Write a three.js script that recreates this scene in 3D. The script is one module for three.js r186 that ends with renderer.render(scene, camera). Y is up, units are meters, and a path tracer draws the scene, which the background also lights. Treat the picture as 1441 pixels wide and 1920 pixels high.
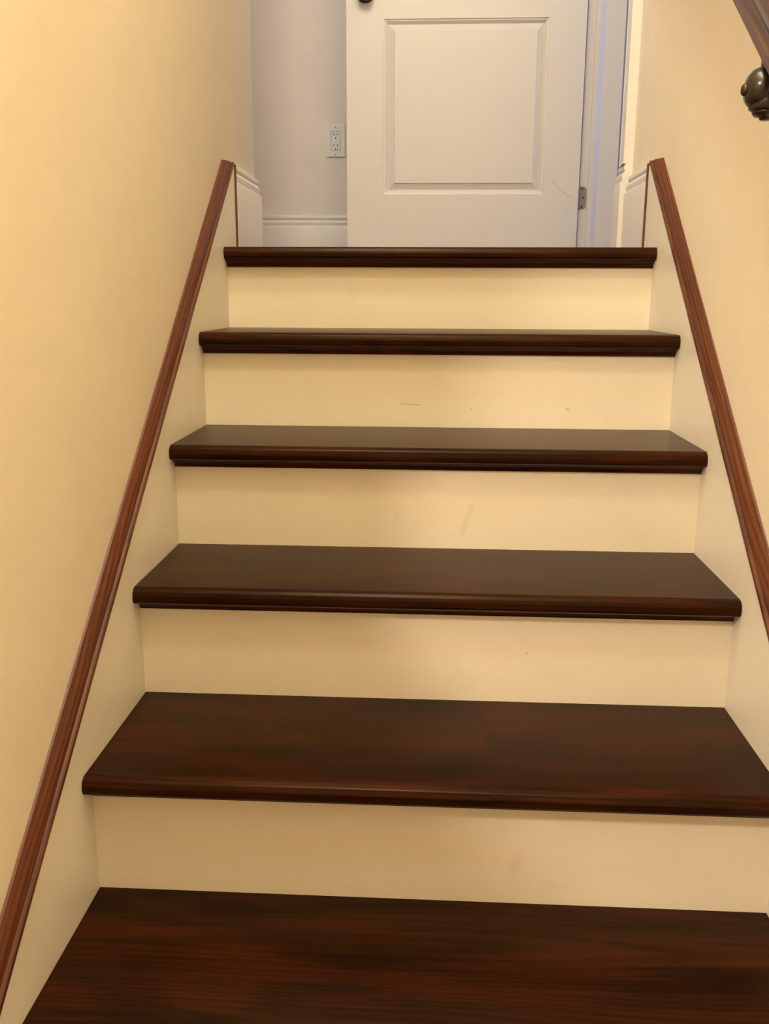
import * as THREE from 'three';
import { RectAreaLightUniformsLib } from 'three/addons/lights/RectAreaLightUniformsLib.js';
import { RoundedBoxGeometry } from 'three/addons/geometries/RoundedBoxGeometry.js';
import { mergeGeometries, toCreasedNormals } from 'three/addons/utils/BufferGeometryUtils.js';

/* ---------- camera, exposure, lights ---------- */
const scene = new THREE.Scene();
scene.background = new THREE.Color(0x0a0a0c);
const camera = new THREE.PerspectiveCamera(2 * Math.atan(960 / 1728) * 180 / Math.PI, 1441 / 1920, 0.05, 40);
camera.position.set(0.4756, 1.0273, 0.9148);
camera.rotation.order = 'YXZ';
camera.rotation.set(-0.2306, 0.0542, 0.0044);
const renderer = new THREE.WebGLRenderer({ antialias: true });
renderer.toneMapping = THREE.LinearToneMapping;
renderer.toneMappingExposure = 1.0;
renderer.shadowMap.enabled = true;
RectAreaLightUniformsLib.init();

const LIGHT = {
  stair: { pos: [0.20, 3.4626, -0.18], color: [1, 0.965, 0.81], power: 6.2, size: 8 },
  stairFoot: { pos: [0.20, 3.4626, 0.72], color: [1, 0.965, 0.81], power: 5.7, size: 8 },
  basement: { pos: [-0.8, 2.26, 1.6], color: [1, 0.85, 0.74], power: 14.6, size: 6 },
  hallWindow: { color: [0.70, 0.66, 1.0], power: 2.8 },
  roomWindow: { color: [0.30, 0.42, 1.0], power: 3.9 },
};
function point(L) {
  const l = new THREE.PointLight(new THREE.Color().setRGB(...L.color), L.power, 0, 2);
  l.position.set(...L.pos); l.castShadow = true; l.shadow.radius = L.size; l.shadow.mapSize.set(1024, 1024); l.shadow.bias = -0.0005;
  scene.add(l);
}
function area(L, w, h, p, look) {
  const l = new THREE.RectAreaLight(new THREE.Color().setRGB(...L.color), L.power, w, h);
  l.position.set(...p); l.lookAt(...look); scene.add(l);
}
point(LIGHT.stair); point(LIGHT.stairFoot); point(LIGHT.basement);
area(LIGHT.hallWindow, 0.9, 1.2, [-2.13, 2.35, -2.2], [0, 2.35, -2.2]);
area(LIGHT.roomWindow, 1.0, 1.3, [2.93, 2.25, -1.9], [0, 2.25, -1.9]);

/* ---------- dimensions measured from the photograph ---------- */
const R = 0.19, D = 0.2451, OV = 0.0372, W = 0.9518;            // rise, run, nosing overhang, width between skirts
const DY = [0, -0.0033, 0.0001, 0.0024, 0.0035, 0.0047, -0.0074];
const DZ = [0, 0.0019, -0.0043, 0.0011, 0.0031, -0.0018, 0];
const topY = i => i * R + DY[i], backZ = i => -i * D + DZ[i];
const frontZ = i => backZ(i - 1) + OV;
const LAND = topY(6);                                            // landing level
const XL = -0.0145, XR = 0.968;                                  // stair wall faces
const CEIL = LAND + 2.44, LOWCEIL = 2.35, WT = 0.12;
const HALLZ = -2.8;                                              // far wall face
const LEFTEND = -1.672, WELL = 1.3, FOOT = .12, KNEE = 1.12;                            // the stairwell is open to the upper ceiling as far as z = WELL

/* ---------- random, noise ---------- */
function rng(seed) { let s = seed >>> 0; return () => { s = (s + 0x6D2B79F5) | 0; let t = Math.imul(s ^ (s >>> 15), 1 | s); t = (t + Math.imul(t ^ (t >>> 7), 61 | t)) ^ t; return ((t ^ (t >>> 14)) >>> 0) / 4294967296; }; }
function noise2(seed) {
  const r = rng(seed), P = new Float32Array(65536); for (let i = 0; i < 65536; i++) P[i] = r() * 2 - 1;
  const g = (x, y) => P[((x & 255) << 8) | (y & 255)], f = t => t * t * (3 - 2 * t);
  return (x, y) => { const xi = Math.floor(x), yi = Math.floor(y), u = f(x - xi), v = f(y - yi); const a = g(xi, yi), b = g(xi + 1, yi), c = g(xi, yi + 1), d = g(xi + 1, yi + 1); return a + (b - a) * u + (c - a) * v + (a - b - c + d) * u * v; };
}
function dataTex(w, h, fn, srgb, sx, sy) {
  const d = new Uint8Array(w * h * 4), o = [0, 0, 0];
  for (let y = 0; y < h; y++) for (let x = 0; x < w; x++) { fn((x + .5) / w * sx, (y + .5) / h * sy, o); const k = (y * w + x) * 4; d[k] = o[0]; d[k + 1] = o[1]; d[k + 2] = o[2]; d[k + 3] = 255; }
  const t = new THREE.DataTexture(d, w, h, THREE.RGBAFormat);
  t.wrapS = t.wrapT = THREE.RepeatWrapping; t.magFilter = THREE.LinearFilter; t.minFilter = THREE.LinearMipmapLinearFilter; t.generateMipmaps = true;
  if (srgb) t.colorSpace = THREE.SRGBColorSpace;
  t.repeat.set(1 / sx, 1 / sy); t.needsUpdate = true; return t;
}
const clamp = (v, a, b) => Math.max(a, Math.min(b, v));
const smooth = (a, b, v) => { const t = clamp((v - a) / (b - a), 0, 1); return t * t * (3 - 2 * t); };

/* oak stained dark: boards glued side by side, each with its own rings; u runs along the grain (metres) */
function oakTex(seed, dark, light, red, sx, sy, w, h, boards, ringGap, soft = 0) {
  const n = noise2(seed), r = rng(seed + 77), B = [];
  for (let i = 0; i < boards; i++) B.push({ v0: (r() - .5) * .06, h0: .004 + r() * .03, tone: (r() - .5) * .45, ph: r() * 40, k: .6 + r() * .9 });
  return dataTex(w, h, (u, v, o) => {
    const bi = Math.min(boards - 1, Math.floor(v / sy * boards)), b = B[bi], bw = sy / boards;
    const c = v - (bi + .5) * bw - b.v0 + .010 * n(u * 1.7 + b.ph, bi * 7.3) + .0035 * n(u * 7 + b.ph, v * 40);
    const hh = b.h0 + .045 * (n(u * b.k + b.ph * 1.3, 3.3 + bi) + .6) + .006 * n(u * 5 + b.ph, 9);
    const rr = Math.sqrt(c * c * 1.6 + hh * hh) / ringGap;
    const fr = rr - Math.floor(rr);
    const ring = smooth(0, .55, fr) * (1 - smooth(.8, 1, fr));
    const pore = n(u * 28, v * 1900) * .5 + n(u * 70, v * 3000) * .3;
    const streak = n(u * 3.5 + 20, v * 260) * .5 + n(u * 9, v * 620) * .35;
    const mott = n(u * 5 + 5, v * 20) * .6 + n(u * 12, v * 44) * .35;
    const flame = smooth(.18, .75, n(u * 11 + b.ph, v * 34 + bi * 5) * .7 + n(u * 4 + 2, v * 15) * .5) * soft;
    let t = .45 + b.tone * .45 + (ring - .45) * (.42 - .16 * soft) + streak * .27 + mott * (.16 + .14 * soft) - flame * .30 - Math.max(0, pore - .22) * .75;
    t = clamp(t, 0, 1);
    const q = clamp(.5 + mott * .5 + b.tone, 0, 1);
    for (let i = 0; i < 3; i++) o[i] = dark[i] + (light[i] + (red[i] - light[i]) * q - dark[i]) * t;
  }, true, sx, sy);
}
const treadTex = oakTex(11, [24, 10, 3], [57, 26, 9], [69, 26, 7], 1.3, 0.52, 1536, 1024, 5, .0085, 1);
const nosingTex = oakTex(23, [34, 14, 5], [84, 40, 18], [92, 38, 15], 1.3, 0.26, 1536, 512, 3, .008);
const capTex = oakTex(37, [58, 27, 10], [116, 67, 36], [110, 57, 29], 1.6, 0.16, 2048, 256, 2, .006);
const railTex = oakTex(41, [48, 21, 12], [94, 51, 35], [94, 43, 28], 1.6, 0.24, 1536, 256, 2, .007);
const landTex = oakTex(53, [52, 23, 10], [104, 56, 30], [110, 48, 24], 1.3, 0.4, 512, 256, 5, .01);

/* painted surfaces: very slight roller relief and tone */
const pn = noise2(5);
const paintBump = dataTex(512, 512, (u, v, o) => { const g = 128 + 55 * pn(u * 260, v * 260) + 40 * pn(u * 120 + 9, v * 120); o[0] = o[1] = o[2] = clamp(g, 0, 255); }, false, .5, .5);
const paintTone = dataTex(512, 512, (u, v, o) => { const g = 249 + 2 * pn(u * 6, v * 6) + 1.5 * pn(u * 26 + 4, v * 26); o[0] = o[1] = o[2] = clamp(g, 0, 255); }, true, 1.5, 1.5);
const lin = (r, g, b) => new THREE.Color().setRGB(r, g, b);
const M = {
  stairWall: new THREE.MeshStandardMaterial({ color: lin(.87, .755, .56), roughness: .55, map: paintTone, bumpMap: paintBump, bumpScale: .0003 }),
  hallWall: new THREE.MeshStandardMaterial({ color: lin(.74, .675, .605), roughness: .6, map: paintTone, bumpMap: paintBump, bumpScale: .0003 }),
  ceiling: new THREE.MeshStandardMaterial({ color: lin(.80, .78, .72), roughness: .9 }),
  skirt: new THREE.MeshStandardMaterial({ color: lin(.85, .78, .63), roughness: .38, map: paintTone }),
  trim: new THREE.MeshStandardMaterial({ color: lin(.70, .655, .59), roughness: .38 }),
  door: new THREE.MeshStandardMaterial({ color: lin(.70, .66, .60), roughness: .42 }),
  tread: new THREE.MeshPhysicalMaterial({ map: treadTex, roughness: .29, specularIntensity: .24, specularColor: lin(1, .79, .52), sheen: .3, sheenColor: lin(.55, .26, .08), sheenRoughness: .35 }),
  nosing: new THREE.MeshPhysicalMaterial({ map: nosingTex, roughness: .36, specularIntensity: .3 }),
  cap: new THREE.MeshPhysicalMaterial({ map: capTex, roughness: .42, specularIntensity: .6, bumpMap: capTex, bumpScale: .0005 }),
  rail: new THREE.MeshPhysicalMaterial({ map: railTex, roughness: .4, clearcoat: .6, clearcoatRoughness: .22 }),
  land: new THREE.MeshPhysicalMaterial({ map: landTex, roughness: .4, clearcoat: .4, clearcoatRoughness: .3 }),
  bronze: new THREE.MeshPhysicalMaterial({ color: lin(.022, .015, .010), metalness: .5, roughness: .3, clearcoat: .5, clearcoatRoughness: .15 }),
  bronzeWorn: new THREE.MeshStandardMaterial({ color: lin(.06, .036, .016), metalness: .7, roughness: .38 }),
  nickel: new THREE.MeshStandardMaterial({ color: lin(.34, .31, .27), metalness: .75, roughness: .42 }),
  screwDark: new THREE.MeshStandardMaterial({ color: lin(.06, .045, .035), metalness: .6, roughness: .5 }),
  plastic: new THREE.MeshStandardMaterial({ color: lin(.70, .68, .65), roughness: .32 }),
  slot: new THREE.MeshStandardMaterial({ color: lin(.02, .018, .016), roughness: .8 }),
  concrete: new THREE.MeshStandardMaterial({ color: lin(.34, .29, .23), roughness: .85, map: paintTone }),
  glow: new THREE.MeshStandardMaterial({ color: lin(.9, .88, .82), roughness: .5, emissive: lin(1, .78, .5), emissiveIntensity: 1.6 }),
  day: new THREE.MeshStandardMaterial({ color: lin(.8, .85, .9), roughness: .4, emissive: lin(.62, .75, 1), emissiveIntensity: 1 }),
};

/* ---------- builders ---------- */
const counts = {};
function numbered(n) { const k = counts[n] = (counts[n] === undefined ? 0 : counts[n] + 1); return k ? `${n}_${String(k).padStart(3, '0')}` : n; }
function thing(name, pos, label, category, kind) {
  const g = new THREE.Group(); g.name = numbered(name); g.position.set(...pos); g.userData = { label, category };
  if (kind) g.userData.kind = kind;
  scene.add(g); return g;
}
/* geometry is given in world space; it is moved into the thing's own space */
function part(parent, name, geo, mat, label) {
  if (Array.isArray(geo)) geo = mergeGeometries(geo.map(g => { g = g.index ? g.toNonIndexed() : g; for (const a of Object.keys(g.attributes)) if (!['position', 'normal', 'uv'].includes(a)) g.deleteAttribute(a); return g; }));
  const m = new THREE.Mesh(geo, mat); m.name = name;
  let root = parent; while (root.parent && root.parent !== scene) root = root.parent;
  if (root !== scene) geo.translate(-root.position.x, -root.position.y, -root.position.z);
  if (label) m.userData.label = label;
  parent.add(m); return m;
}
function struct(name, geo, mat, label, category) {
  if (Array.isArray(geo)) geo = mergeGeometries(geo.map(g => g.index ? g.toNonIndexed() : g));
  const m = new THREE.Mesh(geo, mat); m.name = name; m.userData = { label, category, kind: 'structure' }; scene.add(m); return m;
}
/* world-metre uv on a box or any faceted geometry */
function boxUV(g) {
  g = g.index ? g.toNonIndexed() : g; const p = g.attributes.position, n = g.attributes.normal, uv = new Float32Array(p.count * 2);
  for (let i = 0; i < p.count; i++) {
    const ax = Math.abs(n.getX(i)), ay = Math.abs(n.getY(i)), az = Math.abs(n.getZ(i)), x = p.getX(i), y = p.getY(i), z = p.getZ(i);
    if (ax > ay && ax > az) { uv[2 * i] = z; uv[2 * i + 1] = y; } else if (ay > az) { uv[2 * i] = x; uv[2 * i + 1] = z; } else { uv[2 * i] = x; uv[2 * i + 1] = y; }
  }
  g.setAttribute('uv', new THREE.BufferAttribute(uv, 2)); return g;
}
function box(x0, x1, y0, y1, z0, z1) { const g = new THREE.BoxGeometry(x1 - x0, y1 - y0, z1 - z0); g.translate((x0 + x1) / 2, (y0 + y1) / 2, (z0 + z1) / 2); return boxUV(g); }
function rbox(x0, x1, y0, y1, z0, z1, r, s = 2) { const g = new RoundedBoxGeometry(x1 - x0, y1 - y0, z1 - z0, s, r); g.translate((x0 + x1) / 2, (y0 + y1) / 2, (z0 + z1) / 2); return boxUV(g); }
/* sweep a closed profile [[a,b],...] along t; place(t,a,b) -> [x,y,z]; t0(a,b), t1(a,b) give the ends (mitres, level cuts) */
function sweep(profile, t0, t1, place, { uOff = 0, vOff = 0, crease = .6, seg = 1 } = {}) {
  const pos = [], uv = [], n = profile.length; let acc = 0; const cum = [0];
  for (let i = 0; i < n; i++) { const p = profile[i], q = profile[(i + 1) % n]; acc += Math.hypot(q[0] - p[0], q[1] - p[1]); cum.push(acc); }
  const push = (t, p, v) => { pos.push(...place(t, p[0], p[1])); uv.push(t + uOff, v + vOff); };
  for (let i = 0; i < n; i++) {
    const p = profile[i], q = profile[(i + 1) % n], v0 = cum[i], v1 = cum[i + 1];
    for (let s = 0; s < seg; s++) {
      const f0 = s / seg, f1 = (s + 1) / seg, L = (f, k) => t0(...k) + (t1(...k) - t0(...k)) * f;
      const a = [L(f0, p), p, v0], b = [L(f0, q), q, v1], c = [L(f1, q), q, v1], d = [L(f1, p), p, v0];
      for (const k of [a, b, c, a, c, d]) push(...k);
    }
  }
  const tri = THREE.ShapeUtils.triangulateShape(profile.map(p => new THREE.Vector2(...p)), []);
  for (const [i, j, k] of tri) {
    for (const m of [i, k, j]) { pos.push(...place(t0(...profile[m]), ...profile[m])); uv.push(uOff + profile[m][0], vOff + profile[m][1]); }
    for (const m of [i, j, k]) { pos.push(...place(t1(...profile[m]), ...profile[m])); uv.push(uOff + profile[m][0], vOff + profile[m][1]); }
  }
  let g = new THREE.BufferGeometry(); g.setAttribute('position', new THREE.Float32BufferAttribute(pos, 3)); g.setAttribute('uv', new THREE.Float32BufferAttribute(uv, 2));
  g.computeVertexNormals();
  /* make the faces look outward: test signed volume */
  let vol = 0; const P = g.attributes.position; const A = new THREE.Vector3(), B = new THREE.Vector3(), C = new THREE.Vector3();
  for (let i = 0; i < P.count; i += 3) { A.fromBufferAttribute(P, i); B.fromBufferAttribute(P, i + 1); C.fromBufferAttribute(P, i + 2); vol += A.dot(B.cross(C)); }
  if (vol < 0) { const ar = P.array, ua = g.attributes.uv.array; for (let i = 0; i < P.count; i += 3) { for (let c = 0; c < 3; c++) { const t = ar[(i + 1) * 3 + c]; ar[(i + 1) * 3 + c] = ar[(i + 2) * 3 + c]; ar[(i + 2) * 3 + c] = t; } for (let c = 0; c < 2; c++) { const t = ua[(i + 1) * 2 + c]; ua[(i + 1) * 2 + c] = ua[(i + 2) * 2 + c]; ua[(i + 2) * 2 + c] = t; } } g.computeVertexNormals(); }
  return toCreasedNormals(g, crease);
}
/* run a moulding profile [[out, up]] along a path in plan [[x,z],...], mitred; out is to the left of travel when side = 1 */
function runMoulding(profile, path, y0, side = 1) {
  const segs = [], n = path.length, nor = [];
  for (let i = 0; i < n - 1; i++) { const dx = path[i + 1][0] - path[i][0], dz = path[i + 1][1] - path[i][1], l = Math.hypot(dx, dz); nor.push([dz / l * side, -dx / l * side]); }
  const off = i => { const a = nor[Math.max(0, i - 1)], b = nor[Math.min(n - 2, i)]; const k = 1 + a[0] * b[0] + a[1] * b[1]; return [(a[0] + b[0]) / k, (a[1] + b[1]) / k]; };
  for (let i = 0; i < n - 1; i++) {
    const o0 = off(i), o1 = off(i + 1), P = path[i], Q = path[i + 1];
    segs.push(sweep(profile, () => 0, () => 1, (t, a, b) => [P[0] + (Q[0] - P[0]) * t + a * (o0[0] + (o1[0] - o0[0]) * t), y0 + b, P[1] + (Q[1] - P[1]) * t + a * (o0[1] + (o1[1] - o0[1]) * t)]));
  }
  return mergeGeometries(segs);
}
/* lathe given as [[r, h]], axis from p towards dir */
function turned(pts, p, dir, seg = 32) {
  const g = new THREE.LatheGeometry(pts.map(q => new THREE.Vector2(Math.max(q[0], 1e-5), q[1])), seg);
  g.applyQuaternion(new THREE.Quaternion().setFromUnitVectors(new THREE.Vector3(0, 1, 0), new THREE.Vector3(...dir).normalize())); g.translate(...p); return g;
}
/* extrude a shape drawn in (x, z) upwards from y0 to y1 */
function upright(pts, y0, y1) { return boxUV(sweep(pts, () => y0, () => y1, (t, a, b) => [a, t, b], { crease: .5 })); }

/* ---------- the setting ---------- */
function arcPts(cx, cz, r, a0, a1, n) { const o = []; for (let i = 0; i <= n; i++) { const a = a0 + (a1 - a0) * i / n; o.push([cx + r * Math.cos(a), cz + r * Math.sin(a)]); } return o; }
{ // left stair wall with its rounded end at the hall
  const br = .02, pts = [[XL, FOOT], ...arcPts(XL - br, LEFTEND + br, br, 0, -Math.PI / 2, 8), [XL - WT, LEFTEND], [XL - WT, FOOT]];
  struct('wall_left', [upright(pts, 0, CEIL), box(XL - WT, XL, LOWCEIL, CEIL, FOOT, WELL), box(XL - WT, XL, 0, KNEE, FOOT, WELL)], M.stairWall, 'cream painted wall along the left of the staircase', 'wall');
}
const DZ0 = -1.69, DZ1 = -2.5, DTOP = LAND + 2.05;               // doorway in the right wall
struct('wall_right', [box(XR, XR + WT, 0, CEIL, DZ0 + .012, 4.0), box(XR, XR + WT, DTOP, CEIL, DZ1 - .012, DZ0 + .012), box(XR, XR + WT, LAND - .3, CEIL, HALLZ, DZ1 - .012)], M.stairWall, 'cream painted wall along the right of the staircase', 'wall');
struct('wall_far', box(-2.3, 3.1, LAND - .3, CEIL, HALLZ - WT, HALLZ), M.hallWall, 'pale grey hall wall with the outlet, facing the stairs', 'wall');
struct('wall_hall_near', box(-2.3, XL - WT, 0, CEIL, LEFTEND, LEFTEND + .12), M.hallWall, 'pale hall wall left of the stair opening', 'wall');
struct('wall_hall_left', [box(-2.3, -2.18, LAND - .3, CEIL, HALLZ, -2.65), box(-2.3, -2.18, LAND - .3, CEIL, -1.75, LEFTEND), box(-2.3, -2.18, LAND - .3, 1.75, -2.65, -1.75), box(-2.3, -2.18, 2.95, CEIL, -2.65, -1.75)], M.hallWall, 'pale wall with a window at the left end of the hall', 'wall');
struct('wall_room_right', [box(2.98, 3.1, LAND - .3, CEIL, HALLZ, -2.4), box(2.98, 3.1, LAND - .3, CEIL, -1.4, -.7), box(2.98, 3.1, LAND - .3, 1.6, -2.4, -1.4), box(2.98, 3.1, 2.9, CEIL, -2.4, -1.4)], M.hallWall, 'pale wall with a window in the room behind the door', 'wall');
struct('wall_room_near', box(XR + WT, 3.1, LAND - .3, CEIL, -.7, -.58), M.hallWall, 'near wall of the room behind the door', 'wall');
struct('floor_landing', box(-2.3, 3.1, LAND - .3, LAND - .002, HALLZ, backZ(6) + D - .02), M.land, 'dark wooden landing floor at the top of the stairs', 'floor');
struct('ceiling_upper', box(-2.3, 3.1, CEIL, CEIL + .1, HALLZ - WT, WELL + .12), M.ceiling, 'white ceiling above the stairs and the hall', 'ceiling');
struct('floor', box(-2.6, XR + WT, -.1, 0, .0, 4.12), M.concrete, 'floor at the foot of the staircase', 'floor');
struct('ceiling', [box(-2.6, XR + WT, LOWCEIL, LOWCEIL + .1, WELL + .12, 4.12), box(-2.6, XL - WT, LOWCEIL, LOWCEIL + .1, FOOT + .12, WELL + .12)], M.ceiling, 'ceiling of the lower room', 'ceiling');
struct('wall_header', box(XL - WT, XR, LOWCEIL, CEIL, WELL, WELL + .12), M.stairWall, 'wall above the foot of the stairs', 'wall');
struct('wall_lower_front', box(-2.6, XL - WT, 0, LOWCEIL + .1, FOOT, FOOT + .12), M.stairWall, 'wall beside the foot of the stairs', 'wall');
struct('wall_lower_left', box(-2.72, -2.6, 0, LOWCEIL + .1, FOOT, 4.12), M.stairWall, 'left wall of the lower room', 'wall');
struct('wall_back', box(-2.6, XR + WT, 0, LOWCEIL + .1, 4.0, 4.12), M.stairWall, 'back wall of the lower room', 'wall');

const BASE = [[0, 0], [.0185, 0], [.0185, .149], [.0178, .1515], [.0140, .1532], [.0128, .1565], [.0138, .1592], [.0146, .162], [.0142, .167], [.0126, .172], [.0090, .1755], [.0072, .1780], [.0078, .1805], [.0098, .1825], [.0102, .1885], [.0085, .1935], [.0050, .196], [0, .1965]];
{ // left landing baseboard: from the skirt end, round the bullnose, along the hall side
  const br = .02, arc = arcPts(XL - br, LEFTEND + br, br, 0, -Math.PI / 2, 6);
  struct('baseboard_left', runMoulding(BASE, [[XL, -1.346], ...arc, [-2.18, LEFTEND]], LAND, -1), M.trim, 'white moulded baseboard on the landing at the left, wrapping the wall end', 'baseboard');
}
struct('baseboard_right', runMoulding(BASE, [[XR, -1.346], [XR, -1.601]], LAND, 1), M.trim, 'white moulded baseboard on the landing between right skirt and door casing', 'baseboard');
struct('baseboard_far', runMoulding(BASE, [[-2.18, HALLZ], [XR, HALLZ]], LAND, -1), M.trim, 'white moulded baseboard along the grey hall wall below the outlet', 'baseboard');

/* ---------- doorway, casing, door ---------- */
{
  // casing on the hall side of the doorway: near leg with plinth, far leg, head
  const CT = .024;
  const casing = [[0, 0], [0, CT], [.004, CT + .001], [.046, CT - .001], [.049, CT - .004], [.052, CT - .001], [.066, CT - .003], [.069, CT - .006], [.072, CT - .003], [.084, CT - .007], [.087, CT - .010], [.087, 0]];
  const t = thing('trim_1', [XR, LAND, DZ0], 'white door casing with plinth at the right end of the landing', 'door casing', 'structure');
  part(t, 'casing_leg', sweep(casing, () => LAND + .225, (a) => DTOP + a - .0, (s, a, b) => [XR - b, s, DZ0 + .087 - a], { crease: .3 }), M.trim);
  part(t, 'casing_leg', sweep(casing, () => LAND, () => DTOP, (s, a, b) => [XR - b * .7, s, DZ1 - .097 + a], { crease: .3 }), M.trim);
  part(t, 'casing_head', sweep(casing, () => DZ0 + .09, () => DZ1 - .1, (s, a, b) => [XR - b, DTOP + .087 - a, s], { crease: .3 }), M.trim);
  // moulded plinth
  const pl = BASE.map(([o, u]) => [o * .9 + .0125, u + .0285]); pl[0] = [0, 0]; pl[1] = [.0296, 0]; pl[pl.length - 1] = [.0, .225]; pl.splice(pl.length - 1, 0, [.0125, .2253]);
  part(t, 'plinth_block', runMoulding(pl, [[XR + .001, DZ0 + .088], [XR, DZ0 + .088], [XR, DZ0 + .003]].slice(1), LAND, 1), M.trim);
  // jamb lining: far jamb faces the stairs
  const JX0 = XR - .004, JX1 = XR + WT + .004;
  const j = thing('trim_2', [XR, LAND, DZ1], 'white door jamb with stop behind the open door', 'door jamb', 'structure');
  part(j, 'far_jamb', rbox(JX0, JX1, LAND, DTOP, DZ1 - .0119, DZ1, .0015), M.trim);
  part(j, 'near_jamb', rbox(JX0, JX1, LAND, DTOP, DZ0, DZ0 + .0119, .0015), M.trim);
  part(j, 'head_jamb', rbox(JX0, JX1, DTOP - .012, DTOP, DZ1, DZ0, .0015), M.trim);
  const stop = [[0, 0], [0, .010], [.002, .0115], [.015, .0115], [.0185, .0108], [.032, .0015], [.034, 0]];
  part(j, 'door_stop', sweep(stop, () => LAND, () => DTOP - .012, (s, a, b) => [JX0 + .028 + a, s, DZ1 + b], { crease: .4 }), M.trim);
  part(j, 'door_stop', sweep(stop, () => LAND, () => DTOP - .012, (s, a, b) => [JX0 + .028 + a, s, DZ0 - b], { crease: .4 }), M.trim);

  // the open door, seen from the stairs
  const X0 = .1565, X1 = .9575, Z1 = -2.465, Z0 = -2.4995, Y0 = LAND + .012, Y1 = DTOP - .02;
  const d = thing('door_1', [X1, LAND, DZ1], 'white moulded panel door standing open across the hall', 'door', 'structure');
  const panels = [[.2835, .8345, 1.3715, 1.930], [.2835, .8345, 2.075, 3.04]];
  const shape = new THREE.Shape([[X0, Y0], [X1, Y0], [X1, Y1], [X0, Y1]].map(p => new THREE.Vector2(...p)));
  for (const [a, b, c, e] of panels) shape.holes.push(new THREE.Path([[a, c], [a, e], [b, e], [b, c]].map(p => new THREE.Vector2(...p))));
  const sg = new THREE.ExtrudeGeometry(shape, { depth: Z1 - Z0, bevelEnabled: false, curveSegments: 1 }); sg.translate(0, 0, Z0);
  // faint scuffs on the paint, drawn in door metres
  const cv = document.createElement('canvas'); cv.width = 1024; cv.height = 1024; const cx = cv.getContext('2d'); cx.fillStyle = '#ffffff'; cx.fillRect(0, 0, 1024, 1024);
  const TX = x => (x - X0) / (X1 - X0) * 1024, TY = y => (1 - (y - Y0) / 1.0) * 1024;
  const stroke = (pts, w, c) => { cx.strokeStyle = c; cx.lineWidth = w; cx.lineCap = 'round'; for (let i = 1; i < pts.length; i++) { cx.beginPath(); cx.moveTo(TX(pts[i - 1][0]), TY(pts[i - 1][1])); cx.lineTo(TX(pts[i][0]), TY(pts[i][1])); cx.stroke(); } };
  stroke([[.862, 1.4235], [.873, 1.408], [.889, 1.392], [.909, 1.374], [.936, 1.359]], 2.0, 'rgba(120,105,90,0.32)');
  stroke([[.915, 1.318], [.921, 1.305]], 2, 'rgba(130,115,100,0.35)');
  stroke([[.274, 1.464], [.279, 1.469]], 2.0, 'rgba(120,100,80,0.4)');
  stroke([[.262, 1.235], [.264, 1.235]], 2.0, 'rgba(120,100,80,0.4)');
  const scuff = new THREE.CanvasTexture(cv); scuff.colorSpace = THREE.SRGBColorSpace; scuff.wrapS = scuff.wrapT = THREE.ClampToEdgeWrapping;
  { const u = sg.attributes.uv, p = sg.attributes.position; for (let i = 0; i < u.count; i++) u.setXY(i, (p.getX(i) - X0) / (X1 - X0), (p.getY(i) - Y0) / 1.0); }
  const slabMat = M.door.clone(); slabMat.map = scuff;
  part(d, 'door_slab', sg, slabMat);
  // raised panels: ogee down, flat, bevel up, small step, field
  const rings = [[0, 0], [.0012, -.0030], [.006, -.0040], [.0118, -.0090], [.0145, -.0120], [.0165, -.0120], [.0355, -.0045], [.0368, -.0022], [.0375, -.0015]];
  for (const [a, b, c, e] of panels) {
    const pos = [], quad = (p, q, r, s) => pos.push(...p, ...q, ...r, ...p, ...r, ...s);
    for (let i = 0; i < rings.length - 1; i++) {
      const [i0, z0] = rings[i], [i1, z1] = rings[i + 1];
      const o = [[a + i0, c + i0], [b - i0, c + i0], [b - i0, e - i0], [a + i0, e - i0]].map(p => [...p, Z1 + z0]), n = [[a + i1, c + i1], [b - i1, c + i1], [b - i1, e - i1], [a + i1, e - i1]].map(p => [...p, Z1 + z1]);
      for (let k = 0; k < 4; k++) quad(o[k], o[(k + 1) % 4], n[(k + 1) % 4], n[k]);
    }
    const [il, zl] = rings[rings.length - 1];
    quad([a + il, c + il, Z1 + zl], [b - il, c + il, Z1 + zl], [b - il, e - il, Z1 + zl], [a + il, e - il, Z1 + zl]);
    const g = new THREE.BufferGeometry(); g.setAttribute('position', new THREE.Float32BufferAttribute(pos, 3)); g.setAttribute('uv', new THREE.Float32BufferAttribute(new Float32Array(pos.length / 3 * 2), 2)); g.computeVertexNormals();
    const back = box(a, b, c, e, Z0 + .004, Z1 - .014);
    part(d, 'door_panel', [g, back], M.door);
  }
  // knob, dark bronze
  const kx = .2215, ky = 2.0105;
  const knob = part(d, 'door_knob', turned([[0, 0], [.011, 0], [.011, .022], [.0135, .028], [.022, .034], [.0265, .044], [.0265, .052], [.022, .060], [.012, .0645], [0, .0655]], [kx, ky, Z1 + .003], [0, 0, 1]), M.bronze, 'dark bronze round door knob');
  part(knob, 'rose', turned([[0, 0], [.032, 0], [.032, .003], [.028, .006], [.013, .008], [0, .008]], [kx, ky, Z1], [0, 0, 1]), M.bronze);
  // hinge leaf let into the jamb, barrel at the door edge
  const hy0 = 1.3255, hy1 = 1.3995;
  const ls = new THREE.Shape(); const lx0 = .963, lx1 = .9895, lr = .012;
  ls.moveTo(lx0, hy0); ls.lineTo(lx1 - lr, hy0); ls.absarc(lx1 - lr, hy0 + lr, lr, -Math.PI / 2, 0); ls.lineTo(lx1, hy1 - lr); ls.absarc(lx1 - lr, hy1 - lr, lr, 0, Math.PI / 2); ls.lineTo(lx0, hy1); ls.closePath();
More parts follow.
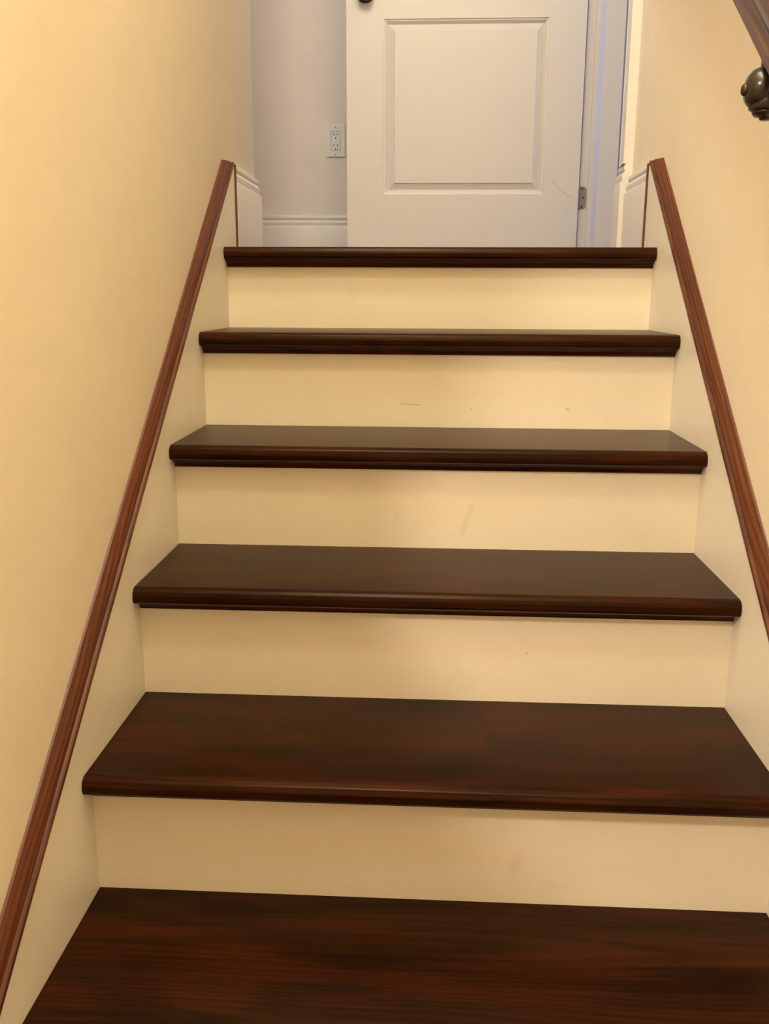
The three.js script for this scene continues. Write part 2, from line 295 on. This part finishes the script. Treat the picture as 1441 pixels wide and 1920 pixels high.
  const lg = new THREE.ExtrudeGeometry(ls, { depth: .0022, bevelEnabled: true, bevelSize: .0004, bevelThickness: .0004, bevelSegments: 1, curveSegments: 8 }); lg.translate(0, 0, DZ1 - .0005);
  const hinge = part(d, 'hinge', lg, M.nickel, 'brushed metal hinge leaf with three screws');
  part(hinge, 'barrel', turned([[0, 0], [.0045, 0], [.005, .001], [.005, hy1 - hy0 - .001], [.0045, hy1 - hy0], [0, hy1 - hy0]], [.9635, hy0, DZ1 + .004], [0, 1, 0], 16), M.nickel);
  for (const [sx, f] of [[.9745, .1], [.979, .5], [.9745, .9]]) part(hinge, 'screw', turned([[0, .0006], [.0022, .0008], [.0036, 0.0016], [.0038, 0]].reverse(), [sx, hy0 + (hy1 - hy0) * f, DZ1 + .0022], [0, 0, 1], 16), M.screwDark);
}

/* ---------- windows that let daylight in (out of view) ---------- */
function windowThing(name, x, z0, z1, y0, y1, dir, label) {
  const t = thing(name, [x, y0, (z0 + z1) / 2], label, 'window', 'structure');
  for (const [a, b, c, e] of [[z0, z0 + .05, y0, y1], [z1 - .05, z1, y0, y1], [z0 + .05, z1 - .05, y0, y0 + .05], [z0 + .05, z1 - .05, y1 - .05, y1]]) part(t, 'window_frame', box(x - .04, x + .04, c, e, a, b), M.trim);
  part(t, 'pane', box(x - .006, x + .006, y0 + .05, y1 - .05, z0 + .05, z1 - .05), M.day);
}
windowThing('window_1', -2.23, -2.65, -1.75, 1.75, 2.95, 1, 'window at the left end of the hall');
windowThing('window_2', 3.03, -2.4, -1.4, 1.6, 2.9, -1, 'window of the room behind the door');

/* ---------- staircase ---------- */
const stairs = thing('staircase', [W / 2, 0, 0], 'staircase with dark stained oak treads, cream risers and brown capped skirt boards', 'staircase');
const TH = .027;
function nosingProfile(zf, zb, y) { // rounded front edge, flat back
  const r = .0125, p = [[zb, y - TH], [zb, y]];
  p.push([zf - .016, y]);
  for (let k = 1; k <= 7; k++) { const a = Math.PI / 2 - k / 7 * Math.PI / 2; p.push([zf - .0145 + .0145 * Math.cos(a), y - .0125 + .0125 * Math.sin(a)]); }
  for (let k = 0; k <= 5; k++) { const a = -k / 5 * Math.PI / 2; p.push([zf - .0085 + .0085 * Math.cos(a), y - TH + .0105 + .0105 * Math.sin(a)]); }
  return p;
}
function coveProfile(zr, y) { // under the tread, against the riser
  return [[zr, y], [zr, y - .0165], [zr + .0045, y - .0165], [zr + .0052, y - .0135], [zr + .0075, y - .0095], [zr + .0115, y - .0055], [zr + .0165, y - .0032], [zr + .0175, y - .0028], [zr + .0175, y]];
}
const riserMarks = {
  2: [['blot', .60, .06, .012, .022, .07], ['blot', .66, .03, .030, .012, .03]],
  3: [['dot', .63, .085, .003, .15]],
  4: [['line', .53, .03, .545, .080, .010, .05], ['blot', .41, .06, .006, .014, .06]],
  5: [['line', .405, .048, .445, .046, .002, .22], ['blot', .745, .040, .006, .004, .24], ['dot', .55, .038, .0020, .4], ['dot', .905, .045, .003, .16]],
  6: [['dot', .47, .06, .003, .12], ['line', .375, .03, .39, .036, .0015, .12]],
};
function riserMat(i) {
  const rn = noise2(100 + i), cv = document.createElement('canvas'); cv.width = 1024; cv.height = 192; const c = cv.getContext('2d');
  c.fillStyle = '#ffffff'; c.fillRect(0, 0, 1024, 192);
  const r = rng(300 + i);
  for (let k = 0; k < 26; k++) { c.fillStyle = `rgba(${150 + r() * 30},${130 + r() * 20},${90},${.005 + r() * .010})`; c.beginPath(); c.ellipse(r() * 1024, r() * 192, 20 + r() * 110, 8 + r() * 30, r() * 3, 0, 7); c.fill(); }
  const s = 1024 / W, Y = y => 192 - y * s;
  for (const m of riserMarks[i] || []) {
    if (m[0] === 'line') { c.strokeStyle = `rgba(110,85,50,${m[6]})`; c.lineWidth = m[5] * s; c.lineCap = 'round'; c.beginPath(); c.moveTo(m[1] * s, Y(m[2])); c.lineTo(m[3] * s, Y(m[4])); c.stroke(); }
    else if (m[0] === 'dot') { c.fillStyle = `rgba(70,50,30,${m[4]})`; c.beginPath(); c.arc(m[1] * s, Y(m[2]), m[3] * s * .6, 0, 7); c.fill(); }
    else for (let k = 4; k >= 1; k--) { c.fillStyle = `rgba(110,85,50,${m[5] / 4})`; c.beginPath(); c.ellipse(m[1] * s, Y(m[2]), m[3] * s * k / 4, m[4] * s * k / 4, .3, 0, 7); c.fill(); }
  }
  const t = new THREE.CanvasTexture(cv); t.colorSpace = THREE.SRGBColorSpace;
  return new THREE.MeshStandardMaterial({ color: lin(.81, .715, .53), roughness: .42, map: t });
}
for (let i = 1; i <= 6; i++) {
  // riser i rises from tread i-1 to the underside of tread i
  const y0 = i === 1 ? 0 : topY(i - 1), zr = backZ(i - 1), y1 = topY(i) - TH;
  const rg = box(0, W, y0, y1, zr - .018, zr); { const u = rg.attributes.uv, p = rg.attributes.position; for (let k = 0; k < u.count; k++) u.setXY(k, p.getX(k) / W, (p.getY(k) - y0) / .1785); }
  const rj = part(stairs, 'riser', rg, riserMat(i));
  const zb = i === 6 ? backZ(5) - .10 : backZ(i);
  const tread = part(stairs, i === 6 ? 'landing_nosing' : 'tread', sweep(nosingProfile(frontZ(i), zb, topY(i)), () => .0006, () => W - .0006, (t, a, b) => [t, b, a], { uOff: i * .37, vOff: i * .113, crease: .5 }), M.tread);
  part(tread, 'cove_molding', sweep(coveProfile(zr, topY(i) - TH), () => .0008, () => W - .0008, (t, a, b) => [t, b, a], { uOff: i * .53, vOff: i * .05, crease: .5 }), M.nosing);
}
/* skirt boards, their sloping cap mouldings and the short end trims */
const SL = .7765, NRM = Math.hypot(1, SL);
function skirt(side) {
  const xw = side < 0 ? XL : XR, s = -side, face = side < 0 ? 0 : W;
  const lo = side < 0 ? .290 : .294;                             // cap's lower edge height at z = 0
  const zf = .34, zEnd = -1.332, topAt = z => lo + .004 - SL * z;
  const pts = [[zf, 0], [zf, Math.max(.02, topAt(zf))], [zEnd, Math.min(topAt(zEnd), 1.318)], [zEnd, LAND - .25], [-.25, 0]];
  const b = part(stairs, 'skirt_board', boxUV(sweep(pts, () => xw + s * .0005, () => face, (t, a, c) => [t, c, a], { crease: .2 })), M.skirt);
  const wallToFace = Math.abs(face - xw), o = wallToFace + .004;
  const capP = [[0, 0], [0, o - .0040], [.0020, o - .0020], [.0060, o - .0005], [.0105, o], [.0130, o - .0005], [.0142, o - .0022], [.0147, o - .0056], [.0166, o - .0062], [.0182, o - .0050], [.0230, o - .0054], [.0285, o - .0072], [.0330, o - .0100], [.0368, .0052], [.0392, .0032], [.0400, 0]];
  // local: t runs up the slope in the direction of -z; a is the height square to the slope, b the distance out from the wall
  const yCut = 1.3245;
  const place = (t, a, bb) => [xw + s * (bb + .0003), lo - SL * .34 + (SL * t) / NRM + a / NRM, .34 - t / NRM + a * SL / NRM];
  const tEnd = (a) => (yCut - lo + SL * .34 - a / NRM) * NRM / SL;
  const cap = part(b, 'cap_molding', sweep(capP, () => 0, (a) => tEnd(a), place, { uOff: side * .3, vOff: side < 0 ? .02 : .09, crease: .45, seg: 4 }), M.cap);
  part(b, 'end_trim', sweep([[-1.331, .0006], [-1.331, o - .003], [-1.3325, o - .001], [-1.343, o - .001], [-1.3455, o - .004], [-1.3455, .0006]], () => LAND + .0005, () => 1.3222, (t, z, c) => [xw + s * c, t, z], { uOff: .8, crease: .4 }), M.cap, 'thin brown vertical strip ending the skirt board');
}
skirt(-1); skirt(1);

/* ---------- outlet on the far wall ---------- */
{
  const cx = .0828, cy = 1.5975, z = HALLZ;
  const t = thing('wall_outlet', [cx, cy, z], 'white duplex power outlet on the grey hall wall left of the open door', 'outlet');
  const sh = new THREE.Shape([[-.035, -.057], [.035, -.057], [.035, .057], [-.035, .057]].map(p => new THREE.Vector2(...p)));
  sh.holes.push(new THREE.Path([[-.0172, -.0338], [-.0172, .0338], [.0172, .0338], [.0172, -.0338]].map(p => new THREE.Vector2(...p))));
  const pg = new THREE.ExtrudeGeometry(sh, { depth: .003, bevelEnabled: true, bevelThickness: .0025, bevelSize: .002, bevelOffset: -.002, bevelSegments: 3 }); pg.translate(cx, cy, z);
  part(t, 'cover_plate', pg, M.plastic);
  const rc = part(t, 'receptacle', rbox(cx - .0166, cx + .0166, cy - .0332, cy + .0332, z, z + .0062, .0012), M.plastic);
  for (const oy of [.0195, -.0195]) {
    for (const ox of [-.0064, .0064]) part(rc, 'slot', rbox(cx + ox - .0011, cx + ox + .0011, cy + oy - .0005, cy + oy + .0085, z + .0058, z + .0065, .0003, 1), M.slot);
    part(rc, 'ground_hole', turned([[0, .0007], [.0026, .0007], [.0028, 0]].reverse(), [cx, cy + oy - .0085, z + .0058], [0, 0, 1], 16), M.slot);
  }
  for (const oy of [.0485, -.0485]) part(t, 'screw', turned([[0, .001], [.002, .0009], [.003, 0]].reverse(), [cx, cy + oy, z + .0054], [0, 0, 1], 16), M.nickel);
}

/* ---------- handrail on the right wall ---------- */
{
  const xi = .8575, wd = .056, cx = xi + wd / 2, SR = .742, NR = Math.hypot(1, SR), z0 = -.30, y0 = 1.3015;   // lower inner edge passes here
  const t = thing('handrail', [XR, y0, z0], 'reddish brown wooden handrail on a dark metal bracket, on the right wall', 'handrail');
  const half = [[0, .0], [.0005, .002], [.0015, .0105], [.0045, .013], [.0065, .018], [.0062, .024], [.0035, .0285], [.0008, .033], [0, .039], [.0012, .046], [.0055, .053], [.0125, .0585], [.021, .0612], [wd / 2, .062]];
  const prof = [...half, ...half.slice(0, -1).reverse().map(([a, b]) => [wd - a, b])];
  const place = (s, a, b) => [xi + a, y0 + s * SR / NR + b / NR, z0 - s / NR + b * SR / NR];
  part(t, 'rail', sweep(prof, () => -.62, () => 1.55, place, { crease: .55, seg: 4 }), M.rail);
  // bracket: arm out of the wall, domed end cap with a button, post up to the rail, bottom cap with a button
  const bz = -.325, by = 1.2755, bx = .876;
  const br = part(t, 'bracket', [
    turned([[0, 0], [.034, 0], [.034, .004], [.029, .008], [.017, .011], [.0155, .018], [.0165, .060], [.021, .074], [.0238, .080], [.0238, .098], [0, .098]], [XR - .0005, by, bz], [-1, 0, 0]),
    turned([[0, -.0265], [.0165, -.0265], [.0215, -.0225], [.0225, -.010], [.0165, -.002], [.0115, .014], [.0110, .026], [.0110, .036], [0, .036]], [bx, by, bz], [0, 1, 0]),
  ], M.bronze, 'dark bronze bracket with rounded caps');
  part(br, 'end_cap', turned([[.0238, 0], [.0248, .0008], [.0248, .0035], [.0238, .0085], [.0208, .0145], [.0155, .0190], [.0092, .0212], [0, .0218]], [XR - .0985, by, bz], [-1, 0, 0]), M.bronze);
  part(br, 'button', turned([[.0072, 0], [.0072, .0016], [.0058, .0038], [.0032, .0048], [0, .0052]], [XR - .0985 - .0212, by - .001, bz], [-1, 0, 0], 24), M.bronzeWorn, 'small brown button on the cap');
  part(br, 'bottom_cap', turned([[.0165, 0], [.0168, .0015], [.0140, .0048], [.008, .0062], [.0078, .0082], [.006, .0098], [0, .0102]], [bx, by - .0265, bz], [0, -1, 0]), M.bronze);
}

/* ---------- ceiling lights (out of view, they light the place) ---------- */
function ceilingLight(L, ceil, label) {
  const t = thing('ceiling_light', [L.pos[0], ceil, L.pos[2]], label, 'ceiling light');
  part(t, 'base_ring', turned([[0, 0], [.21, 0], [.21, .02], [.19, .03], [0, .03]], [L.pos[0], ceil, L.pos[2]], [0, -1, 0]), M.nickel);
  part(t, 'glass_dome', turned([[0, .031], [.185, .031], [.190, .04], [.184, .08], [.15, .135], [.08, .168], [0, .178]], [L.pos[0], ceil, L.pos[2]], [0, -1, 0]), M.glow);
}
ceilingLight(LIGHT.stair, CEIL, 'flush glass ceiling light above the middle of the stairs');
ceilingLight(LIGHT.stairFoot, CEIL, 'flush glass ceiling light above the foot of the stairs');
ceilingLight(LIGHT.basement, LOWCEIL, 'flush glass ceiling light in the lower room');

scene.traverse(o => { if (o.isMesh) { o.castShadow = true; o.receiveShadow = true; } });
renderer.render(scene, camera);
